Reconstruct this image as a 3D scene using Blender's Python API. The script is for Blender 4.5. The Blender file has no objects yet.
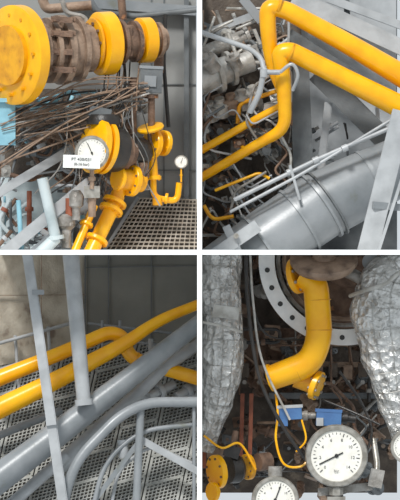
import bpy, bmesh, math, random
from mathutils import Vector, Matrix, Euler
sc = bpy.context.scene
try:
    sc.view_settings.view_transform = 'Standard'
except Exception:
    pass
S = 0.01
# modelling units are centimetres: x right, y down from the top of the rack, d = depth away from the front
def W(p): return Vector(((p[0]-200)*S, p[2]*S, (250-p[1])*S))
def U2(v): return (v.x/S+200, 250-v.z/S, v.y/S)
def D(v): return Vector((v[0], v[2], -v[1])).normalized()
def lin(h):
    h = h.lstrip('#'); o = []
    for i in (0, 2, 4):
        c = int(h[i:i+2], 16)/255
        o.append(c/12.92 if c <= .04045 else ((c+.055)/1.055)**2.4)
    return (*o, 1)
def mat(name, c1, c2=None, scale=6, rough=.5, metal=0, bump=.15, lo=.4, hi=.65, c3=None, fine=40):
    m = bpy.data.materials.new(name); m.use_nodes = True
    nt = m.node_tree; N = nt.nodes; L = nt.links; b = N['Principled BSDF']
    b.inputs['Roughness'].default_value = rough; b.inputs['Metallic'].default_value = metal
    tc = N.new('ShaderNodeTexCoord'); n = N.new('ShaderNodeTexNoise')
    n.inputs['Scale'].default_value = scale; n.inputs['Detail'].default_value = 6
    L.new(tc.outputs['Object'], n.inputs['Vector'])
    r = N.new('ShaderNodeValToRGB'); L.new(n.outputs['Fac'], r.inputs['Fac'])
    r.color_ramp.elements[0].position = lo; r.color_ramp.elements[1].position = hi
    r.color_ramp.elements[0].color = lin(c1); r.color_ramp.elements[1].color = lin(c2 or c1)
    if c3:
        e = r.color_ramp.elements.new(min(.95, hi+.07)); e.color = lin(c3)
    L.new(r.outputs['Color'], b.inputs['Base Color'])
    if bump:
        n2 = N.new('ShaderNodeTexNoise'); n2.inputs['Scale'].default_value = fine; n2.inputs['Detail'].default_value = 4
        L.new(tc.outputs['Object'], n2.inputs['Vector'])
        bp = N.new('ShaderNodeBump'); bp.inputs['Strength'].default_value = bump; bp.inputs['Distance'].default_value = .02
        L.new(n2.outputs['Fac'], bp.inputs['Height']); L.new(bp.outputs['Normal'], b.inputs['Normal'])
    return m
YEL = mat('yellow_paint', '#f7b60c', '#efa608', 5, .28, 0, .03)
YELD = mat('yellow_paint_worn', '#e8a60c', '#cf8c0c', 9, .4, 0, .1, c3='#a06e14')
GREY = mat('grey_paint', '#8b8f92', '#7b8083', 4, .36, .05, .06, c3='#72756f')
GREYD = mat('grey_paint_dark', '#686c6e', '#565a5c', 5, .5, .05, .15)
GREYL = mat('grey_paint_light', '#acafb1', '#989b9d', 5, .4, .05, .08)
GWALL = mat('wall_paint_grey', '#8c8d8b', '#7f807f', 2, .6, 0, .05)
GWALL2 = mat('wall_paint_grey_olive', '#807f77', '#72716a', 2, .6, 0, .05)
CONC = mat('stained_concrete', '#cfc7b7', '#b0a696', 3.6, .85, 0, .3, .38, .58, c3='#84766a')
RUST = mat('rusty_iron', '#806654', '#5a463a', 9, .65, .1, .5, c3='#a06f4a', fine=60)
RUSTL = mat('brown_primer', '#9c8572', '#786353', 8, .6, .1, .4, c3='#5e4d42')
BLK = mat('black_rubber', '#232221', '#302d2b', 12, .4, 0, .2)
BRN = mat('brown_cable', '#88705c', '#64503f', 14, .55, 0, .2)
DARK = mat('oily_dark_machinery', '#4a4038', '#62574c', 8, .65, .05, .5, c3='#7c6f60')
MACH = mat('machinery_metal', '#a19e99', '#746f68', 9, .42, .2, .4, c3='#bab6ae')
MACHL = mat('machinery_bright', '#c0beb9', '#9a9790', 9, .4, .25, .3)
BLUE = mat('light_blue_paint', '#8cbccb', '#77a6b6', 5, .5, 0, .1)
BLUE2 = mat('solenoid_blue', '#44699a', '#4d77a8', 5, .45, 0, .1)
PALE = mat('pale_blue_grey', '#bcc7c9', '#9ba8ab', 4, .5, 0, .1)
WHT = mat('white_paint', '#fbfbfa', '#f8f8f7', 3, .6, 0, 0)
RINGW = mat('ring_white', '#f2f4f4', '#dde0e1', 5, .45, 0, .05)
DIAL = mat('dial_white', '#ebe9e1', '#e0ddd3', 12, .35, 0, 0)
PAPER = mat('paper_label', '#e9eae6', '#dedfdb', 12, .7, 0, 0)
INK = mat('black_ink', '#1c1c1c', '#262626', 5, .6, 0, 0)
INKG = mat('grey_ink', '#4a4a4a', '#555555', 5, .6, 0, 0)
STEEL = mat('steel', '#b0aca4', '#88847b', 12, .35, .5, .15)
WIRE = mat('wire_mesh', '#a3a19c', '#93918c', 12, .4, .4, 0)
REDB = mat('red_brown', '#9c5a40', '#7c4634', 9, .6, 0, .2)
FLOORG = mat('grating_steel', '#b0a89c', '#8e8578', 7, .6, .1, .3)
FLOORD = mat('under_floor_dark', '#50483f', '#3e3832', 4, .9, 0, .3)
PLATE = mat('grating_galvanised', '#a5a6a2', '#8b8c87', 6, .5, .1, .2)

def foil():
    m = mat('insulation_foil', '#e2e2e0', '#c2c1bd', 7, .27, .55, .0)
    nt = m.node_tree; N = nt.nodes; L = nt.links; b = N['Principled BSDF']
    tc = N.new('ShaderNodeTexCoord')
    v = N.new('ShaderNodeTexVoronoi'); v.inputs['Scale'].default_value = 13
    n = N.new('ShaderNodeTexNoise'); n.inputs['Scale'].default_value = 9; n.inputs['Detail'].default_value = 8; n.inputs['Distortion'].default_value = 1.5
    L.new(tc.outputs['Object'], v.inputs['Vector']); L.new(tc.outputs['Object'], n.inputs['Vector'])
    a = N.new('ShaderNodeMath'); a.operation = 'MULTIPLY_ADD'; L.new(v.outputs['Distance'], a.inputs[0]); a.inputs[1].default_value = .8; L.new(n.outputs['Fac'], a.inputs[2])
    bp = N.new('ShaderNodeBump'); bp.inputs['Strength'].default_value = 1; bp.inputs['Distance'].default_value = .06
    L.new(a.outputs[0], bp.inputs['Height']); L.new(bp.outputs['Normal'], b.inputs['Normal'])
    return m
FOIL = foil()
BAY = None
class O:
    def __init__(s, name):
        s.name = name; s.bm = bmesh.new(); s.mats = []
    def mi(s, m):
        if m not in s.mats: s.mats.append(m)
        return s.mats.index(m)
    def rings(s, rs, m, closed=False, cap=True):
        i = s.mi(m); n = len(rs[0]); V = [[s.bm.verts.new(p) for p in r] for r in rs]
        k = len(V) if closed else len(V)-1
        for a in range(k):
            A = V[a]; B = V[(a+1) % len(V)]
            for j in range(n):
                f = s.bm.faces.new((A[j], A[(j+1) % n], B[(j+1) % n], B[j])); f.material_index = i; f.smooth = True
        if cap and not closed:
            for r in (V[0][::-1], V[-1]):
                f = s.bm.faces.new(r); f.material_index = i
    def sweep(s, pts, r, m, n=16, cap=True, wob=0, sq=1):
        P = [W(p) for p in pts]; k = len(P)
        if not isinstance(r, (list, tuple)): r = [r, r]
        L = [0]
        for a in range(1, k): L.append(L[-1]+(P[a]-P[a-1]).length)
        T = []
        for a in range(k):
            t = (P[min(a+1, k-1)]-P[max(a-1, 0)])
            T.append(t.normalized() if t.length > 1e-9 else Vector((0, 0, 1)))
        u = T[0].cross(Vector((0, 1, 0)))
        if u.length < .1: u = T[0].cross(Vector((0, 0, 1)))
        u.normalize(); rs = []
        for a in range(k):
            u = (u-T[a]*u.dot(T[a])).normalized(); w = T[a].cross(u)
            q = L[a]/max(L[-1], 1e-6)*(len(r)-1); j = min(int(q), len(r)-2); rr = (r[j]*(1-(q-j))+r[j+1]*(q-j))*S
            ring = []
            for e in range(n):
                an = 2*math.pi*e/n; q2 = rr
                if wob: q2 *= 1+wob*(math.sin(an*3+a*.9)*.5+math.sin(an*5-a*1.7)*.3+random.uniform(-.45, .45))
                ring.append(P[a]+(u*math.cos(an)+w*math.sin(an)*sq)*q2)
            rs.append(ring)
        s.rings(rs, m, cap=cap)
        return rs
    def pipe(s, pts, r, m, fil=12, n=16, k=7):
        s.sweep(fillet(pts, fil, k), r, m, n)
    def curve(s, pts, r, m, n=8, k=6):
        s.sweep(cr(pts, k), r, m, n)
    def lathe(s, c, ax, prof, m, n=32, cap=True):
        a = D(ax); C = W(c); u = a.cross(Vector((0, 1, 0)))
        if u.length < .1: u = a.cross(Vector((0, 0, 1)))
        u.normalize(); w = a.cross(u)
        s.rings([[C+a*h*S+(u*math.cos(2*math.pi*e/n)+w*math.sin(2*math.pi*e/n))*max(r, .01)*S for e in range(n)] for h, r in prof], m, cap=cap)
    def cyl(s, p, q, r, m, r2=None, n=16): s.sweep([p, q], [r, r if r2 is None else r2], m, n)
    def flange(s, c, ax, R, t, m, bolts=8, bm=None, br=None):
        s.lathe(c, ax, [(-t/2, R*.96), (-t/2+t*.1, R), (t/2-t*.1, R), (t/2, R*.96)], m, 40)
        a = D(ax); u = a.cross(Vector((0, 1, 0)))
        if u.length < .1: u = a.cross(Vector((0, 0, 1)))
        u.normalize(); w = a.cross(u); br = br or max(R*.07, .8)
        for e in range(bolts):
            an = 2*math.pi*(e+.5)/bolts; v = (u*math.cos(an)+w*math.sin(an))*R*.82
            cc = (c[0]+v.x, c[1]-v.z, c[2]+v.y)
            s.lathe(cc, ax, [(-t/2-br*1.2, br), (t/2+br*1.2, br)], bm or m, 6)
    def torus(s, c, ax, R, r, m, n=32, k=8):
        a = D(ax); C = W(c); u = a.cross(Vector((0, 1, 0)))
        if u.length < .1: u = a.cross(Vector((0, 0, 1)))
        u.normalize(); w = a.cross(u); rs = []
        for e in range(n):
            an = 2*math.pi*e/n; d = u*math.cos(an)+w*math.sin(an)
            rs.append([C+d*(R+r*math.cos(2*math.pi*j/k))*S+a*r*math.sin(2*math.pi*j/k)*S for j in range(k)])
        s.rings(rs, m, closed=True)
    def hexa(s, vs, m):
        i = s.mi(m); V = [s.bm.verts.new(v) for v in vs]
        for f in ((3, 2, 1, 0), (4, 5, 6, 7), (0, 1, 5, 4), (1, 2, 6, 5), (2, 3, 7, 6), (3, 0, 4, 7)):
            q = s.bm.faces.new([V[j] for j in f]); q.material_index = i
    def box(s, c, sz, m, rot=0, tilt=0, yaw=0):
        R = Euler((tilt, rot, yaw)).to_matrix(); C = W(c); h = [v*S/2 for v in (sz[0], sz[2], sz[1])]
        s.hexa([C+R @ Vector((x*h[0], y*h[1], z*h[2])) for z in (-1, 1) for x, y in ((-1, -1), (1, -1), (1, 1), (-1, 1))], m)
    def bar(s, p, q, w, h, m, up=(0, 0, 1), off=(0, 0)):
        A = W(p); B = W(q); t = (B-A).normalized(); U = D(up); U = (U-t*U.dot(t)).normalized(); X = t.cross(U)
        A = A+X*off[0]*S+U*off[1]*S; B = B+X*off[0]*S+U*off[1]*S; w = w*S/2; h = h*S/2
        s.hexa([A-X*w-U*h, A+X*w-U*h, A+X*w+U*h, A-X*w+U*h, B-X*w-U*h, B+X*w-U*h, B+X*w+U*h, B-X*w+U*h], m)
    def ibeam(s, p, q, w, h, m, t=3, up=(0, 0, 1)):
        s.bar(p, q, w, t, m, up, (0, -h/2)); s.bar(p, q, w, t, m, up, (0, h/2)); s.bar(p, q, t, h, m, up)
    def angle(s, p, q, w, m, t=2, up=(0, 0, 1)):
        s.bar(p, q, w, t, m, up); s.bar(p, q, t, w, m, up, (w/2, w/2))
    def slab(s, ps, m, t=3):
        s.hexa([W((p[0], p[1], p[2]+t)) for p in ps]+[W(p) for p in ps], m)
    def text(s, txt, c, size, m, rot=0):
        cu = bpy.data.curves.new('t', 'FONT'); cu.body = txt; cu.size = size*S; cu.align_x = 'CENTER'; cu.align_y = 'CENTER'; cu.extrude = .001; cu.resolution_u = 2
        ob = bpy.data.objects.new('t', cu); sc.collection.objects.link(ob)
        me = bpy.data.meshes.new_from_object(ob); i = s.mi(m)
        M = Matrix.Translation(W(c)) @ Euler((math.pi/2, rot, 0)).to_matrix().to_4x4()
        V = [s.bm.verts.new(M @ v.co) for v in me.vertices]
        for p in me.polygons:
            try:
                f = s.bm.faces.new([V[j] for j in p.vertices]); f.material_index = i
            except ValueError: pass
        bpy.data.objects.remove(ob); bpy.data.meshes.remove(me); bpy.data.curves.remove(cu)
    def done(s):
        bmesh.ops.recalc_face_normals(s.bm, faces=s.bm.faces)
        if BAY:
            # parts stop where they meet the dividing walls
            for co, no in ((W((197.0 if BAY[0] < 0 else 202.2, 0, 0)), Vector((-BAY[0], 0, 0))), (W((0, 249.6 if BAY[1] > 0 else 255.0, 0)), Vector((0, 0, -BAY[1])))):
                bmesh.ops.bisect_plane(s.bm, geom=s.bm.verts[:]+s.bm.edges[:]+s.bm.faces[:], plane_co=co, plane_no=no, clear_outer=True)
        me = bpy.data.meshes.new(s.name); s.bm.to_mesh(me); s.bm.free()
        for m in s.mats: me.materials.append(m)
        try: me.set_sharp_from_angle(angle=math.radians(38))
        except Exception: pass
        ob = bpy.data.objects.new(s.name, me); sc.collection.objects.link(ob)
        c = sum((v.co for v in me.vertices), Vector())/max(1, len(me.vertices))
        me.transform(Matrix.Translation(-c)); ob.location = c
        return ob
def fillet(pts, fil, k=7):
    P = [Vector(p) for p in pts]; out = [P[0]]
    for a in range(1, len(P)-1):
        i = P[a-1]-P[a]; o = P[a+1]-P[a]; f = min(fil, i.length*.48, o.length*.48)
        A = P[a]+i.normalized()*f; B = P[a]+o.normalized()*f
        for j in range(k+1):
            t = j/k; out.append(A*(1-t)**2+P[a]*2*t*(1-t)+B*t*t)
    out.append(P[-1]); return out
def cr(pts, k=6):
    P = [Vector(p) for p in pts]; P = [P[0]*2-P[1]]+P+[P[-1]*2-P[-2]]; out = []
    for a in range(1, len(P)-2):
        for j in range(k):
            t = j/k; p0, p1, p2, p3 = P[a-1:a+3]
            out.append(.5*((2*p1)+(p2-p0)*t+(2*p0-5*p1+4*p2-p3)*t*t+(3*p1-p0-3*p2+p3)*t**3))
    out.append(P[-2]); return out
def clutter(o, x0, y0, x1, y1, d0, d1, n, mats, seed, r=(1.5, 4), ln=(15, 50), ang=None):
    R = random.Random(seed)
    for _ in range(n):
        x = R.uniform(x0, x1); y = R.uniform(y0, y1); d = R.uniform(d0, d1); pts = [(x, y, d)]
        a = R.choice(ang) if ang is not None else R.uniform(0, 6.28)
        for _ in range(R.randint(1, 4)):
            l = R.uniform(*ln); x = min(max(x+l*math.cos(a), x0), x1); y = min(max(y+l*math.sin(a), y0), y1); d = min(max(d+R.uniform(-8, 8), d0), d1)
            if (Vector((x, y, d))-Vector(pts[-1])).length > 3: pts.append((x, y, d))
            a += R.choice([-1.57, 1.57, -.8, .8])
        if len(pts) > 1:
            rr = R.uniform(*r); m = R.choice(mats); o.pipe(pts, rr, m, 6, 10, 4)
            if rr > 1.6:
                v = Vector(pts[1])-Vector(pts[0]); q = Vector(pts[0])+v*.5
                o.lathe(tuple(q), tuple(v), [(-2, rr*1.7), (2, rr*1.7)], R.choice(mats), 16)
def machine_bits(o, x0, y0, x1, y1, d0, d1, n, mats, seed, sz=(6, 20)):
    R = random.Random(seed)
    for _ in range(n):
        c = (R.uniform(x0, x1), R.uniform(y0, y1), R.uniform(d0, d1)); a = R.uniform(*sz)
        if R.random() < .3:
            m = R.choice(mats); ro = R.uniform(-.4, .4)
            o.box(c, (a, a*R.uniform(.5, 1.1), a), m, ro, R.uniform(-.3, .3), R.uniform(-.4, .4)); o.lathe((c[0], c[1], c[2]-a*.5), (0, 0, -1), [(-2, a*.22), (a*.15, a*.22)], R.choice(mats), 6)
        else:
            ax = (R.uniform(-1, 1), R.uniform(-1, 1), R.uniform(-.8, -.1)); m = R.choice(mats)
            o.lathe(c, ax, [(-a*.7, a*.28), (-a*.2, a*.28), (-a*.2, a*.42), (-a*.05, a*.42), (-a*.05, a*.3), (a*.3, a*.3), (a*.3, a*.4), (a*.42, a*.4), (a*.42, a*.15), (a*.7, a*.15)], m, 20)
def gauge(o, c, R, mats=(STEEL, STEEL), needle=.6, depth=None, nums=True, stem=15, ticks=28):
    x, y, d = c; dp = depth or R*.5
    o.lathe((x, y, d), (0, 0, -1), [(-dp, R*.9), (-dp*.9, R), (-R*.1, R), (0, R*1.08), (R*.1, R*1.04), (R*.1, R*.9), (-R*.03, R*.86)], mats[0], 48)
    o.lathe((x, y, d-R*.02), (0, 0, -1), [(-.3, R*.88), (.2, R*.88)], DIAL, 48)
    f = d-R*.02-.5
    for i in range(ticks+1):
        a = math.radians(225-270*i/ticks); l = .12 if i % 4 == 0 else .07
        o.bar((x+math.cos(a)*R*.8, y-math.sin(a)*R*.8, f), (x+math.cos(a)*R*(.8-l), y-math.sin(a)*R*(.8-l), f), R*.018 if i % 4 else R*.03, .3, INKG)
        if nums and i % 4 == 0:
            o.text(str(i//4*2), (x+math.cos(a)*R*.56, y-math.sin(a)*R*.56, f), R*.15, INKG)
    o.bar((x-math.cos(needle)*R*.25, y+math.sin(needle)*R*.25, f-.5), (x+math.cos(needle)*R*.66, y-math.sin(needle)*R*.66, f-.5), R*.045, .4, INK); o.lathe((x, y, f-.4), (0, 0, -1), [(0, R*.07), (.8, R*.06)], INK, 16)
    if stem: o.cyl((x, y+R*.95, d+dp*.5), (x, y+R+stem, d+dp*.5), R*.14, mats[1]); o.lathe((x, y+R+stem*.5, d+dp*.5), (0, 1, 0), [(-R*.12, R*.24), (R*.12, R*.24)], mats[1], 6)
def lagging(o, pts, radii, k=6, seed=4):
    random.seed(seed); rs = o.sweep(cr(pts, k), radii, FOIL, 36, wob=.085, sq=.8)
    for a in range(0, len(rs), 3):
        c = sum(rs[a], Vector())/36
        o.sweep([U2(c+(v-c)*1.015) for v in rs[a]+rs[a][:1]], .28, WIRE, 5)
    for j in range(0, 36, 3):
        pts2 = [U2((sum(r, Vector())/36)*-.015+r[j]*1.015) for r in rs]; o.sweep(pts2, .28, WIRE, 5)

# ============ shell ============
o = O('wall_divider'); o.box((199.6, 250, 70), (4.6, 540, 270), WHT); o.box((98, 252.3, 70), (198.6, 4.6, 268), WHT); o.box((302, 252.3, 70), (200.2, 4.6, 268), WHT); o.done()

# ============ BAY 1 : valve train ============
BAY = (-1, 1)
o = O('wall_back'); o.box((88, 120, 204), (216, 270, 6), GWALL)
for x in (163, 150): o.bar((x, -15, 200), (x, 250, 200), 1.2, 2, GREYD)
for y in (80, 168): o.bar((150, y, 200), (196, y, 200), 1, 2, GREYD)
o.ibeam((60, -5, 190), (196, 5, 190), 10, 8, GREY); o.bar((186, -10, 192), (186, 200, 192), 5, 8, GREYD)
o.done()
o = O('engine_lower_frame'); o.box((65, 130, 190), (130, 90, 14), DARK); o.box((25, 215, 188), (90, 90, 8), PALE)
clutter(o, -5, 90, 150, 190, 130, 172, 40, [RUST, RUSTL, GREYD, MACH, BLUE, GREYL], 5, (.9, 2.8), (12, 40))
machine_bits(o, 0, 95, 145, 185, 140, 170, 26, [RUSTL, RUST, GREYD, MACH, MACHL], 7, (8, 18))
o.done()
o = O('grating_floor')
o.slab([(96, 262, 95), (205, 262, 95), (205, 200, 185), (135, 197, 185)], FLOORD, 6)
for i in range(17):
    t = i/16; y = 262-65*t; d = 90+90*t; o.bar((96+39*t+1, y, d-1), (204, y+2*t, d-1), 1.5, 1.4, FLOORG)
for i in range(20):
    t = i/19; o.bar((96+109*t, 262, 89), (135+70*t*.98, 197+3*t, 179), 1.2, 1.4, FLOORG)
o.bar((96, 262, 84), (136, 197, 176), 3, 5, GREY)
o.done()
AX = (.9, -.06, .43)
o = O('flanged_butterfly_valve_line')
AX1 = (.8, -.05, .6)
o.lathe((14, 55, 40), AX1, [(-4, 47), (-2, 50), (9, 50), (11, 47)], YEL, 64)
o.lathe((14, 55, 40), AX1, [(-9, 30), (-4, 30)], YELD, 48)
for e in range(12):
    a = e*math.pi/6; u = Vector((.6, 0, -.8)); o.lathe((14+u.x*math.cos(a)*40, 55+math.sin(a)*40, 40+u.z*math.cos(a)*40), AX1, [(-6.5, 2), (13, 2)], YELD, 6)
o.lathe((30, 51, 50), AX, [(0, 38), (5, 38), (5, 30), (12, 30), (12, 26), (18, 26), (18, 33), (23, 33), (23, 27), (30, 27), (30, 35), (37, 35), (37, 28), (48, 28), (48, 33), (53, 33), (53, 24), (66, 24)], RUSTL, 36)
for yy in (20, 34, 52, 70):
    o.box((62, yy, 34), (22, 6, 8), RUST, .05); o.lathe((56, yy, 31), (1, 0, .3), [(-3, 2.6), (20, 2.6)], RUST, 6)
o.lathe((104, 42, 82), AX, [(-9, 29), (-7, 32), (7, 32), (9, 29)], YEL, 48)
o.flange((93, 43, 77), AX, 26, 3, YELD, 10, RUST, 1.7)
o.lathe((110, 41, 86), AX, [(0, 18), (8, 18), (8, 23), (12, 23), (12, 17), (24, 17), (24, 21), (28, 21), (28, 15), (34, 15)], RUST, 32)
o.box((125, 30, 82), (14, 8, 8), RUST); o.box((126, 52, 80), (12, 6, 8), RUST)
o.lathe((144, 38, 104), AX, [(-7, 20), (-6, 23), (6, 23), (7, 20)], YEL, 44)
o.flange((136, 38, 100), AX, 19, 3, YELD, 8, RUST, 1.4)
o.lathe((148, 38, 108), AX, [(0, 14), (8, 14), (8, 18), (12, 18), (12, 12), (18, 12)], RUSTL, 28)
o.done()
o = O('overhead_pipework')
for p, r, m in (([(88, -5, 150), (96, 8, 150), (135, 12, 155), (196, 5, 160)], 3, GREYD), ([(40, -5, 120), (44, 6, 120), (90, 2, 120)], 5, RUSTL), ([(120, -5, 140), (122, 16, 140)], 4, RUST), ([(165, 10, 150), (163, 60, 150), (168, 125, 150)], 2, BLK), ([(158, 40, 140), (158, 70, 140)], 5, RUST), ([(60, -5, 110), (64, 10, 110), (84, 14, 112), (88, 30, 112)], 2.5, MACH)):
    o.pipe(p, r, m, 6)
o.done()
o = O('blue_post'); o.box((6, 122, 60), (18, 46, 14), BLUE); o.box((6, 100, 56), (22, 4, 18), BLUE); o.pipe([(14, 104, 90), (40, 106, 92), (70, 114, 95)], 2, BLUE); o.done()
o = O('actuator_box'); o.box((151, 79, 92), (22, 25, 18), GREYD, .05); o.box((151, 66, 92), (24, 3, 20), GREY, .05)
o.lathe((151, 93, 92), (0, 1, 0), [(0, 7), (4, 7), (4, 3.5), (32, 3.5)], RUST, 20); o.box((150, 80, 82), (12, 11, 2), GREY, .05)
o.lathe((133, 88, 90), (0, 1, 0), [(-12, 5), (8, 5), (8, 7), (11, 7), (11, 3), (45, 3)], RUST, 20); o.done()
R = random.Random(3)
o = O('cable_bundle')
for i in range(40):
    y0 = R.uniform(112, 170); y1 = R.uniform(76, 104)
    sag = R.uniform(-14, 16); d = R.uniform(48, 76)
    o.curve([(R.uniform(-8, 8), y0, d), (40+R.uniform(-8, 8), y0*.6+y1*.4+sag*.6, d), (85+R.uniform(-8, 8), y0*.3+y1*.7+sag, d+5), (R.uniform(122, 150), y1, d+14)], R.choice([.5, .7, 1]), R.choice([BRN, BRN, BLK, RUSTL, RUSTL, GREYD, MACH]), 7)
for i in range(24):
    x = R.uniform(60, 135)
    o.curve([(x, R.uniform(85, 105), 70), (x+R.uniform(-14, 14), 125+R.uniform(-8, 8), 66), (x+R.uniform(-24, 24), 165, 74), (x+R.uniform(-30, 30), R.uniform(185, 215), 84)], R.choice([.5, .8]), R.choice([BLK, BRN, GREYD, MACH]), 7)
for i in range(9):
    x = R.uniform(95, 150); o.curve([(x, 60, 100), (x+R.uniform(-5, 5), 85, 70), (x+R.uniform(-12, 12), 110, 66)], .8, R.choice([BLK, BRN]), 7)
o.done()
o = O('pressure_transmitter')
a2 = (.85, .15, .5)
o.lathe((98, 146, 56), a2, [(-8, 25), (-6, 28), (0, 28), (0, 22), (4, 22), (4, 27), (9, 27), (11, 24)], YEL, 40)
o.lathe((107, 148, 62), a2, [(0, 21), (9, 23), (16, 21)], BLK, 36)
o.lathe((103, 118, 62), (0, 1, 0), [(-4, 14), (0, 17), (6, 17)], BLK, 28); o.box((100, 112, 62), (22, 10, 12), GREYD, .2)
o.lathe((122, 152, 72), a2, [(0, 17), (5, 17), (5, 12), (12, 12)], RUST, 28)
o.done()
o = O('flow_gauge')
gauge(o, (92, 153, 30), 16, (STEEL, RUSTL), 2.0, stem=20, depth=9, nums=False, ticks=20)
o.box((92, 192, 40), (16, 12, 10), STEEL); o.lathe((92, 205, 42), (0, 1, 0), [(-8, 4), (12, 4)], RUSTL, 16)
o.lathe((76, 200, 50), (0, 1, 0), [(-10, 4), (-6, 7), (6, 7), (8, 4), (20, 4)], MACH, 20)
o.done()
o = O('paper_sign'); o.box((82, 162, 20), (37, 13, 1), PAPER, .03); o.text('PT 430/031', (82, 159.8, 19), 4.4, INK, .03); o.text('(0-16 bar)', (82, 164.6, 19), 3.8, INK, .03); o.done()
o = O('yellow_gate_valve')
a3 = (.8, .1, .6)
o.flange((131, 180, 78), a3, 16, 6, YEL, 8, RUST); o.lathe((117, 178, 68), a3, [(0, 9), (14, 11), (30, 11)], YELD, 28); o.flange((118, 178, 68), a3, 12, 4, YEL, 6)
o.flange((152, 143, 96), a3, 15, 6, YEL, 8, RUST); o.flange((163, 142, 108), a3, 13, 5, YEL, 8); o.lathe((128, 150, 82), a3, [(0, 12), (5, 15), (16, 15), (22, 12)], BLK, 28)
o.box((140, 152, 84), (14, 16, 12), BLK); o.lathe((140, 165, 84), (0, 1, 0), [(-3, 7), (3, 9), (12, 9), (14, 5)], RUST, 20)
o.lathe((150, 127, 90), (.2, 1, .3), [(-2, 13), (0, 14), (2, 13)], YEL, 32); o.cyl((148, 128, 88), (150, 143, 92), 2, RUST)
o.done()
o = O('yellow_drain_pipe')
o.pipe([(151, 150, 100), (153, 176, 100)], 5, YEL); o.flange((153, 177, 100), (0, 1, 0), 8, 4, YEL, 6); o.pipe([(153, 178, 100), (153, 197, 100), (177, 201, 104), (179, 182, 104)], 3.2, YEL, 8)
o.flange((166, 198, 102), (1, .15, 0), 5.5, 3, YEL, 0); o.lathe((157, 199, 99), (0, 1, 0), [(-2, 5), (6, 5)], YELD, 16)
o.done()
o = O('small_pressure_gauge'); gauge(o, (181, 161, 98), 6.4, (STEEL, YEL), 1.2, stem=14, nums=False, ticks=12); o.done()
o = O('yellow_downpipe')
o.pipe([(122, 182, 84), (116, 198, 84), (86, 262, 58)], 7.5, YEL, 10, 24)
for x, y, d, r in ((114, 202, 82, 12.5), (110.5, 209.5, 79, 12.5), (96, 240, 67, 12)): o.flange((x, y, d), (.35, -.75, .3), r, 4, YEL, 8, YELD)
o.cyl((94, 205, 70), (74, 252, 56), 4, YEL); o.flange((86, 224, 64), (.35, -.75, .3), 7, 3, YEL, 6, YELD)
o.done()
o = O('steel_rail_frame')
o.ibeam((-6, 195, 60), (84, 140, 100), 9, 7, GREYL, 2); o.angle((-6, 262, 30), (90, 182, 80), 11, GREYL, 2); o.angle((20, 262, 40), (88, 205, 78), 5, GREY, 2)
o.cyl((42, 178, 48), (56, 240, 50), 5.5, PALE); o.lathe((55, 236, 50), (.2, 1, 0), [(0, 9), (4, 9)], PALE); o.cyl((18, 200, 55), (22, 262, 55), 2.5, BLUE)
o.cyl((56, 238, 50), (30, 262, 40), 6, PALE)
o.done()
o = O('lower_pipe_rack')
clutter(o, -4, 185, 84, 250, 90, 150, 20, [PALE, BLUE, GREYD, RUST, GREYL, REDB], 12, (1.2, 3), (15, 45), [2.5, .6, 1.57])
o.lathe((66, 222, 60), (0, 1, 0), [(-8, 4), (-4, 9), (4, 9), (8, 5), (26, 5)], MACH, 20); o.lathe((70, 206, 60), (0, 1, 0), [(-8, 5), (10, 5)], REDB, 16); o.done()

# ============ BAY 2 : duct and yellow gas pipes ============
BAY = (1, 1)
o = O('wall_back'); o.box((302, 120, 224), (202, 270, 6), GREYD)
o.slab([(300, -10, 214), (402, -10, 214), (402, 200, 214), (300, 200, 214)], GREYL, 4)
o.done()
o = O('structural_steel_frame')
o.ibeam((296, -8, 170), (408, 45, 150), 16, 10, GREYL); o.ibeam((330, -8, 185), (410, 22, 175), 8, 8, GREYL); o.bar((350, -10, 190), (352, 40, 190), 6, 6, GREYD)
o.ibeam((300, 58, 120), (306, 196, 120), 20, 12, GREYD, 3); o.angle((318, 70, 130), (408, 160, 120), 20, GREYD, 3)
o.angle((330, 100, 135), (322, 170, 130), 7, GREYL); o.bar((204, 20, 190), (275, 50, 150), 7, 7, GREY); o.angle((204, 30, 160), (262, 8, 160), 6, GREYL)
o.bar((243, -5, 120), (262, 18, 120), 9, 8, GREY); o.angle((290, 30, 150), (398, 100, 150), 10, GREYD)
o.bar((380, 105, 140), (384, 165, 140), 4, 4, GREYL)
o.done()
o = O('diesel_engine')
o.box((252, 120, 205), (104, 270, 20), DARK)
o.lathe((196, 78, 110), (1, -.35, .3), [(0, 17), (20, 17), (20, 21), (25, 21), (25, 14), (36, 14), (36, 18), (40, 18), (40, 11), (62, 11)], MACHL, 32)
o.lathe((200, 52, 130), (1, -.4, .2), [(0, 8), (50, 8), (50, 11), (54, 11)], MACH, 24)
o.lathe((212, 64, 92), (-.5, -.6, -.5), [(-6, 7), (8, 7), (8, 9), (11, 9), (11, 4), (15, 4)], MACH, 24); o.lathe((236, 62, 100), (-.4, -.8, -.4), [(-6, 6), (6, 6), (6, 8), (9, 8), (9, 3), (12, 3)], MACH, 24)
for i in range(5):
    x = 212+i*11; o.lathe((x, 118-i*4, 120), (-.2, -1, -.5), [(0, 8), (12, 8), (12, 10), (15, 10), (15, 5), (20, 5)], [MACH, MACHL, RUSTL][i % 3], 20)
machine_bits(o, 202, 20, 285, 250, 130, 175, 60, [MACH, GREYD, DARK, RUSTL, MACHL], 21, (8, 20))
machine_bits(o, 202, 90, 275, 220, 100, 150, 50, [MACH, GREYD, DARK, RUSTL, RUST, MACHL], 22, (5, 12))
clutter(o, 202, 5, 290, 60, 120, 180, 30, [MACH, MACHL, GREYD, RUSTL, GREYL], 23, (.8, 2.2), (15, 45), [-.4, 2.7, 1.2])
clutter(o, 202, 60, 292, 235, 85, 150, 64, [MACH, MACHL, GREYD, RUST, BLK, GREYL, GREYL], 24, (.6, 1.9), (12, 45), [-.5, 2.6, 1.2, .7])
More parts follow.
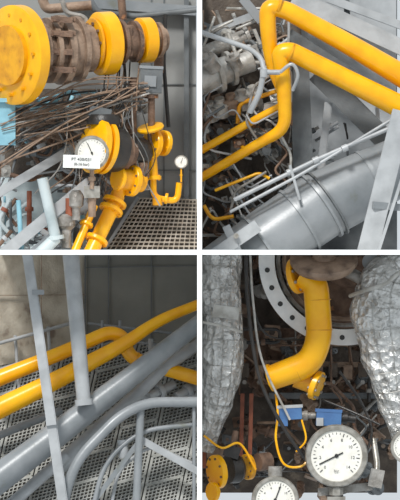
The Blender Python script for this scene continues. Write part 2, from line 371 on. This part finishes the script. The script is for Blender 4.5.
clutter(o, 300, 110, 350, 190, 135, 170, 14, [MACH, GREYD, GREYL, BLK], 25, (.8, 2), (12, 30), [-.5, 2.6, 1.3])
o.done()
o = O('large_yellow_gas_pipe')
o.pipe([(410, 78, 90), (350, 43, 80), (285, 8, 70), (268, 5, 68), (268, 24, 70), (272, 62, 78), (286, 96, 84)], [12, 10.5, 9.5, 8, 6], YEL, 17, 24)
o.pipe([(414, 112, 80), (350, 80, 72), (290, 50, 62), (280, 52, 62), (284, 82, 66), (286, 128, 78), (262, 141, 90), (196, 180, 110)], [12, 10.5, 9.5, 7, 5, 4.5], YEL, 15, 24)
o.lathe((279, 3, 68), (1, .3, .1), [(-1, 10.5), (1.5, 10.5)], YELD); o.lathe((291, 52, 62), (1, .45, .1), [(-1, 10.4), (1, 10.4)], YELD)
o.done()
o = O('yellow_fuel_pipe')
o.pipe([(284, 104, 88), (260, 116, 95), (196, 152, 110)], 4, YEL, 10); o.pipe([(282, 88, 94), (240, 102, 110), (238, 122, 112)], 2.2, YELD, 6)
o.flange((245, 150, 98), (1, -.6, .2), 6, 3, YELD, 0); o.pipe([(215, 190, 90), (260, 172, 90), (270, 178, 90)], 1.6, YEL, 5); o.pipe([(204, 205, 90), (212, 220, 88), (234, 216, 85)], 2, YELD)
o.done()
o = O('grey_conduit_pipe')
o.pipe([(196, 30, 56), (250, 48, 56), (262, 58, 54), (264, 72, 50), (280, 72, 50)], 2.6, GREYL, 8); o.pipe([(264, 72, 50), (260, 92, 52), (250, 112, 60)], 3, GREYL, 8)
o.lathe((264, 73, 50), (0, 1, 0), [(-4, 4), (4, 4)], GREYL); o.curve([(280, 72, 50), (292, 64, 48), (298, 75, 50), (293, 90, 58)], 1.8, GREYL)
o.pipe([(234, 200, 44), (320, 158, 50), (404, 122, 60)], 2.2, GREYL); o.pipe([(230, 212, 44), (300, 175, 46), (345, 148, 52), (404, 112, 62)], 1.6, GREYL)
o.pipe([(290, 165, 46), (300, 200, 46)], 1.6, GREYL)
for x, y in ((290, 172), (316, 160), (345, 148)): o.lathe((x, y, 48), (1, -.45, .1), [(-3, 3.6), (3, 3.6)], GREYL, 12)
o.done()
o = O('large_grey_duct')
o.sweep([(205, 285, 70), (262, 246, 78)], [30, 33], GREY, 48); o.sweep([(262, 246, 78), (322, 205, 88), (352, 190, 94), (420, 156, 108)], [34, 35, 33, 28], GREY, 48)
ax = (60, -41, 10)
for c, rr in (((262, 246, 78), 37), ((300, 220, 84), 36), ((322, 205, 88), 37.5)): o.lathe(c, ax, [(-1.5, rr), (1.5, rr)], GREY, 56)
o.flange((328, 202, 89), ax, 38, 2.5, GREYD, 20, GREYL, 1)
o.lathe((372, 180, 98), (68, -34, 14), [(-2, 33), (2, 33)], GREY, 48)
o.done()
o = O('channel_beam')
o.ibeam((402, 112, 30), (364, 262, 20), 20, 12, GREYL, 2.5); o.bar((372, 205, 14), (404, 208, 24), 7, 4, GREY); o.bar((404, 170, 20), (374, 262, 8), 3, 9, GREYL)
o.done()
o = O('saddle_bracket'); o.angle((214, 256, 20), (258, 226, 34), 12, GREYL, 2); o.bar((226, 226, 30), (240, 256, 26), 8, 3, GREY); o.lathe((236, 236, 24), (0, 0, -1), [(0, 3), (4, 3)], STEEL, 6); o.done()

# ============ BAY 3 : grey and yellow pipe gallery ============
BAY = (-1, -1)
o = O('wall_left'); o.slab([(-30, 240, 110), (83, 240, 214), (83, 352, 214), (-30, 372, 110)], CONC, 5)
o.bar((38, 250, 168), (38, 345, 168), .8, 2, RUSTL); o.bar((-30, 296, 106), (82, 296, 210), .6, 2, RUSTL); o.done()
o = O('wall_right'); o.slab([(83, 240, 214), (204, 240, 190), (204, 378, 190), (83, 352, 214)], GWALL2, 5)
for x, d in ((106, 206), (150, 198)): o.bar((x, 250, d), (x, 362, d), 1, 2, GREYD)
o.bar((83, 268, 210), (202, 266, 188), .8, 2, GREYD); o.bar((82, 250, 210), (82, 352, 210), 1.5, 2, GREYD); o.done()
o = O('grating_floor')
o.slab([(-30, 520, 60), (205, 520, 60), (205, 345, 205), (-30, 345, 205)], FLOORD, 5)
def FP(x, y): return (x, y, 60+(520-y)/175*145-4)
un = (0, -.64, -.77)
for i in range(6):
    y0 = 348+i*28; y1 = y0+27
    for j in range(7):
        x0 = -22+j*38-i*6+8
        fq = lambda u, v: FP(x0+36*u-6*v, y0-9*u+(y1-y0)*v)
        for b in range(9): o.bar(fq(0, b/8), fq(1, b/8), 1.1, 2, PLATE, un)
        for a in range(10): o.bar(fq(a/9, 0), fq(a/9, 1), 1.1, 1.6, PLATE, un)
        for A, B in (((0, 0), (1, 0)), ((0, 1), (1, 1)), ((0, 0), (0, 1)), ((1, 0), (1, 1))): o.bar(fq(*A), fq(*B), 2.6, 3, PLATE, un)
o.done()
o = O('background_handrail')
for a, b in (((-5, 345, 120), (78, 322, 175)), ((-5, 372, 112), (75, 346, 170))): o.cyl(a, b, 1.8, GREYL)
for x in (12, 45): o.cyl((x, 340-x*.27, 130+x*.6), (x+4, 390, 135+x*.5), 1.7, GREYL)
for p, q in (((85, 325, 180), (196, 338, 176)), ((85, 338, 180), (196, 352, 176))): o.cyl(p, q, 1.3, GREY)
for x in (100, 118): o.cyl((x, 322, 178), (x, 350, 178), 1.5, GREY)
o.done()
o = O('upright_post_pipe'); o.sweep([(70, 244, 36), (84, 404, 36)], [8.5, 7], GREYL, 24); o.lathe((84, 402, 36), (.1, 1, 0), [(-3, 9), (3, 9)], GREYL, 24); o.done()
o = O('angle_iron_post'); o.angle((26, 244, 14), (64, 505, -4), 9, GREYL, 2); o.bar((33, 292, 10), (45, 292, 10), 5, 5, GREY); o.box((52, 421, -1), (10, 6, 4), GREYL, -.15)
o.done()
o = O('yellow_gas_pipe')
o.pipe([(-14, 415, 64), (60, 379, 76), (125, 344, 92), (158, 321, 104), (206, 302, 112)], [11, 9.5, 8, 6, 5], YEL, 30, 24)
o.pipe([(-14, 384, 94), (60, 354, 100), (108, 333, 106), (122, 337, 108), (128, 358, 108), (150, 366, 106), (206, 382, 100)], [8.5, 7.5, 7, 7, 7, 7.2], YEL, 12, 24)
o.lathe((136, 361, 107), (1, .3, 0), [(-1, 7.8), (1, 7.8)], YELD)
o.done()
o = O('large_grey_pipe')
o.sweep([(-14, 488, 30), (60, 432, 48), (130, 378, 66), (206, 318, 88)], [15, 13, 10.5, 8], GREY, 32)
o.sweep([(55, 470, 74), (130, 402, 92), (160, 372, 100), (206, 340, 112)], [9, 8, 6.5, 5.5], GREYL, 28)
o.cyl((-10, 440, 96), (60, 412, 110), 4, GREY); o.cyl((10, 505, 50), (66, 456, 66), 6, GREYL)
o.done()
o = O('grey_valve_manifold')
for c, r in (((150, 372, 122), 9), ((176, 354, 124), 8), ((160, 392, 118), 8), ((188, 392, 120), 7)):
    o.flange(c, (1, -.5, .4), r, 5, GREYL, 6); o.cyl((c[0]-12, c[1]+6, c[2]-4), (c[0]+14, c[1]-6, c[2]+6), r*.6, GREYL)
o.pipe([(196, 398, 122), (165, 404, 118), (140, 398, 120)], 4, GREYL); o.cyl((150, 340, 130), (150, 400, 128), 2.6, GREYL)
o.done()
o = O('stair_handrail')
o.pipe([(62, 512, 10), (74, 462, 14), (120, 415, 24), (148, 402, 34), (206, 402, 42)], 5.2, GREY, 30, 20)
o.pipe([(92, 512, 30), (104, 462, 36), (140, 430, 44), (206, 424, 52)], 2.4, GREY, 24)
o.cyl((141, 403, 36), (136, 512, 30), 4, GREY); o.cyl((122, 440, 44), (124, 458, 44), 5, GREYL)
o.pipe([(110, 512, 48), (118, 470, 50), (150, 445, 52), (206, 470, 52)], 1.8, GREYL, 14)
o.bar((142, 440, 40), (206, 476, 42), 7, 2, GREYL); o.bar((86, 512, 34), (140, 440, 40), 5, 2, GREY)
o.cyl((194, 402, 44), (194, 512, 42), 1.8, GREY)
o.done()

# ============ BAY 4 : lagged exhaust and gauges ============
BAY = (1, -1)
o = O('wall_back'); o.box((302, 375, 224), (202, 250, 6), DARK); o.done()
o = O('exhaust_engine_block')
o.lathe((348, 268, 150), (0, 0, -1), [(-60, 62), (0, 62), (0, 50), (-10, 48), (-10, 20), (4, 20), (4, 8)], RUST, 56)
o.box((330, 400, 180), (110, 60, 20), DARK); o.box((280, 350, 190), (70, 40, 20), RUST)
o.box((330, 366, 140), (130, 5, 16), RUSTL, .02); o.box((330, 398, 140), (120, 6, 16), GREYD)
machine_bits(o, 240, 260, 300, 400, 150, 195, 30, [DARK, RUST, RUSTL, GREYD, MACH], 41, (8, 18))
machine_bits(o, 285, 345, 385, 430, 130, 180, 40, [DARK, RUST, RUSTL, GREYD, RUST], 42, (6, 16))
machine_bits(o, 205, 420, 395, 500, 120, 180, 60, [DARK, RUST, RUSTL, GREYD, BLK], 43, (8, 18))
for i in range(10): o.box((245+i*15, 372+(i % 2)*2, 128), (9, 14, 8), [DARK, RUSTL][i % 2]); o.lathe((245+i*15, 384, 124), (0, 0, -1), [(0, 2.4), (3, 2.4)], MACH, 6)
clutter(o, 240, 330, 390, 480, 105, 150, 34, [BLK, RUST, MACH, BRN, GREYD, RUSTL], 44, (.7, 1.9), (14, 45), [1.57, 0, 2.2, .7])
o.done()
o = O('bolted_ring_plate')
c = (345, 260); rs = []; n = 56
for i in range(n+1):
    a = math.radians(165+150*i/n)
    f = lambda r, dd: W((c[0]+math.cos(a)*r, c[1]-math.sin(a)*r, dd))
    rs.append([f(86, 82), f(86, 74), f(70, 74), f(70, 82)])
o.rings(rs, RINGW)
for f in o.bm.faces: f.smooth = False
for i in range(11):
    a = math.radians(174+i*13.5); o.lathe((c[0]+math.cos(a)*78, c[1]-math.sin(a)*78, 73.6), (0, 0, -1), [(0, 2.6), (.5, 2.6)], BLK, 16)
o.torus((345, 260, 96), (0, 0, 1), 66, 2, MACH, 56); o.torus((345, 260, 104), (0, 0, 1), 60, 2, RUSTL, 56)
o.done()
o = O('insulated_pipe_lagging')
lagging(o, [(221, 244, 62), (220, 290, 58), (223, 340, 54), (220, 385, 60), (213, 420, 66), (205, 452, 70)], [20, 21, 19, 21, 19, 12, 8])
o.box((226, 312, 32), (26, 12, 3), MACHL, .12, .1); o.curve([(203, 322, 32), (222, 326, 28), (242, 332, 36)], 1.4, MACHL)
o.done()
o = O('insulated_exhaust_lagging')
lagging(o, [(412, 262, 60), (392, 285, 56), (386, 310, 52), (390, 350, 52), (396, 390, 56), (404, 430, 60), (408, 452, 64)], [24, 32, 34, 28, 22, 16, 10], 6, 9)
o.curve([(350, 296, 44), (366, 290, 24), (384, 284, 20), (402, 270, 26)], 2, MACHL)
o.done()
o = O('corroded_manifold_cap'); o.lathe((324, 262, 48), (0, -.9, -.45), [(-10, 20), (-6, 30), (0, 34), (4, 34), (6, 26), (6, 12), (14, 10)], RUSTL, 40); o.lathe((356, 276, 60), (1, .5, 0), [(-10, 6), (12, 6), (12, 9), (16, 9)], MACH, 20)
o.lathe((372, 262, 70), (0, 0, -1), [(0, 9), (5, 9), (5, 4), (8, 4)], GREYL, 20); o.done()
o = O('yellow_elbow_pipe')
o.flange((297, 276, 58), (.85, -.2, -.45), 18, 6, YEL, 8, MACH, 1.6)
o.pipe([(303, 276, 54), (316, 284, 50), (320, 338, 48), (310, 364, 50), (272, 378, 56)], [12.5, 13, 13, 13, 13.5, 12.5], YEL, 24, 32, 12)
o.flange((271, 378, 57), (-1, .3, .2), 14, 4, YEL, 0)
for cc, aa in (((318, 300, 49.5), (.05, 1, 0)), ((319.5, 330, 48.5), (0, 1, 0)), ((298, 369, 52), (-1, .35, .15))): o.torus(cc, aa, 13, .5, YELD)
o.flange((317, 386, 62), (.9, .35, -.3), 15, 6, YEL, 8, MACH, 1.5); o.cyl((296, 378, 62), (318, 386, 62), 10, YELD)
o.done()
o = O('black_hose')
o.curve([(246, 250, 30), (247, 290, 28), (252, 340, 24), (262, 385, 22), (285, 430, 22), (308, 462, 26)], 1.9, BLK, 10)
o.curve([(250, 250, 44), (253, 300, 42), (262, 360, 40), (290, 420, 44)], 1.2, MACHL, 8); o.curve([(246, 270, 60), (262, 330, 62), (300, 340, 70), (360, 332, 80)], 1.2, BLK)
o.curve([(340, 372, 70), (360, 400, 70), (372, 430, 60), (366, 455, 40)], 1.4, BLK); o.curve([(322, 400, 70), (352, 412, 56), (380, 425, 50)], 1.2, BLK)
o.done()
o = O('solenoid_valve'); o.box((290, 414, 60), (24, 12, 12), BLUE2, -.05); o.box((282, 423, 58), (12, 7, 10), BLUE2); o.lathe((302, 416, 60), (1, 0, 0), [(0, 5), (6, 5), (6, 3), (14, 3)], MACH, 16); o.box((290, 407, 60), (26, 3, 13), GREYL, -.05); o.done()
o = O('solenoid_valve'); o.box((329, 419, 54), (25, 14, 12), BLUE2, .05); o.box((329, 411, 54), (27, 3, 13), BLUE2, .05); o.lathe((342, 418, 56), (1, .1, 0), [(0, 6), (6, 6), (6, 4), (14, 4)], BLK, 16); o.box((320, 422, 47), (7, 8, 2), GREYL); o.done()
o = O('yellow_cable'); o.curve([(276, 395, 64), (278, 415, 52), (276, 440, 44), (284, 464, 40), (302, 466, 40), (312, 452, 44)], 1.2, YEL); o.curve([(302, 420, 56), (306, 440, 48), (296, 452, 44)], 1, YEL); o.done()
o = O('pressure_gauge'); gauge(o, (336, 455, 18), 29, (STEEL, STEEL), 3.6, stem=14, depth=14); o.text('bar', (336, 470, 15.6), 4, INKG); o.box((336, 502, 26), (18, 12, 12), STEEL); o.done()
o = O('pressure_gauge'); gauge(o, (275, 499, 22), 22, (STEEL, STEEL), 1.2, stem=5, depth=12); o.cyl((275, 476, 30), (275, 466, 30), 7, MACH); o.done()
o = O('pressure_gauge'); gauge(o, (407, 446, 24), 16, (STEEL, STEEL), .8, stem=20, depth=10, nums=False); o.done()
o = O('gauge_bracket'); o.bar((318, 492, 34), (372, 486, 36), 8, 3, MACH); o.pipe([(372, 486, 36), (378, 468, 44), (374, 440, 60)], 3, STEEL); o.box((376, 478, 34), (14, 18, 8), MACH, .2); o.done()
o = O('yellow_butterfly_valve')
o.flange((217, 472, 50), (.85, -.1, .5), 17, 6, YEL, 8, RUST); o.lathe((228, 470, 58), (.85, -.1, .5), [(0, 14), (10, 15), (14, 12)], BLK, 28); o.flange((248, 468, 72), (.85, -.1, .5), 13, 5, YELD, 8, RUST)
o.box((232, 452, 54), (16, 12, 12), BLK, .3); o.cyl((232, 452, 54), (236, 432, 60), 3, RUST); o.lathe((258, 464, 80), (.85, -.1, .5), [(0, 9), (14, 9)], RUST, 20)
o.curve([(204, 436, 50), (222, 448, 44), (240, 444, 48), (256, 470, 50)], 1.2, YEL); o.flange((213, 492, 44), (.8, 0, .6), 10, 4, YEL, 6)
o.done()
o = O('rusty_support_post')
for x in (206, 243, 252): o.bar((x, 395, 100), (x-2, 470, 96), 4, 5, REDB)
o.done()

# ============ light and camera ============
w = bpy.data.worlds.new('World'); sc.world = w; w.use_nodes = True
w.node_tree.nodes['Background'].inputs[0].default_value = (.88, .95, 1, 1); w.node_tree.nodes['Background'].inputs[1].default_value = .72
l = bpy.data.lights.new('sun', 'SUN'); l.energy = 3.2; l.angle = .2; l.color = (1, .98, .95)
lo = bpy.data.objects.new('sun', l); sc.collection.objects.link(lo)
lo.rotation_euler = Vector((.3, .9, -.9)).to_track_quat('-Z', 'Y').to_euler()
cam = bpy.data.cameras.new('camera'); co = bpy.data.objects.new('camera', cam); sc.collection.objects.link(co)
co.location = (0, -60, 0); co.rotation_euler = (math.pi/2, 0, 0)
cam.sensor_fit = 'VERTICAL'; cam.sensor_height = 24; cam.lens = 24*60.4/5.0; cam.clip_end = 200
sc.camera = co
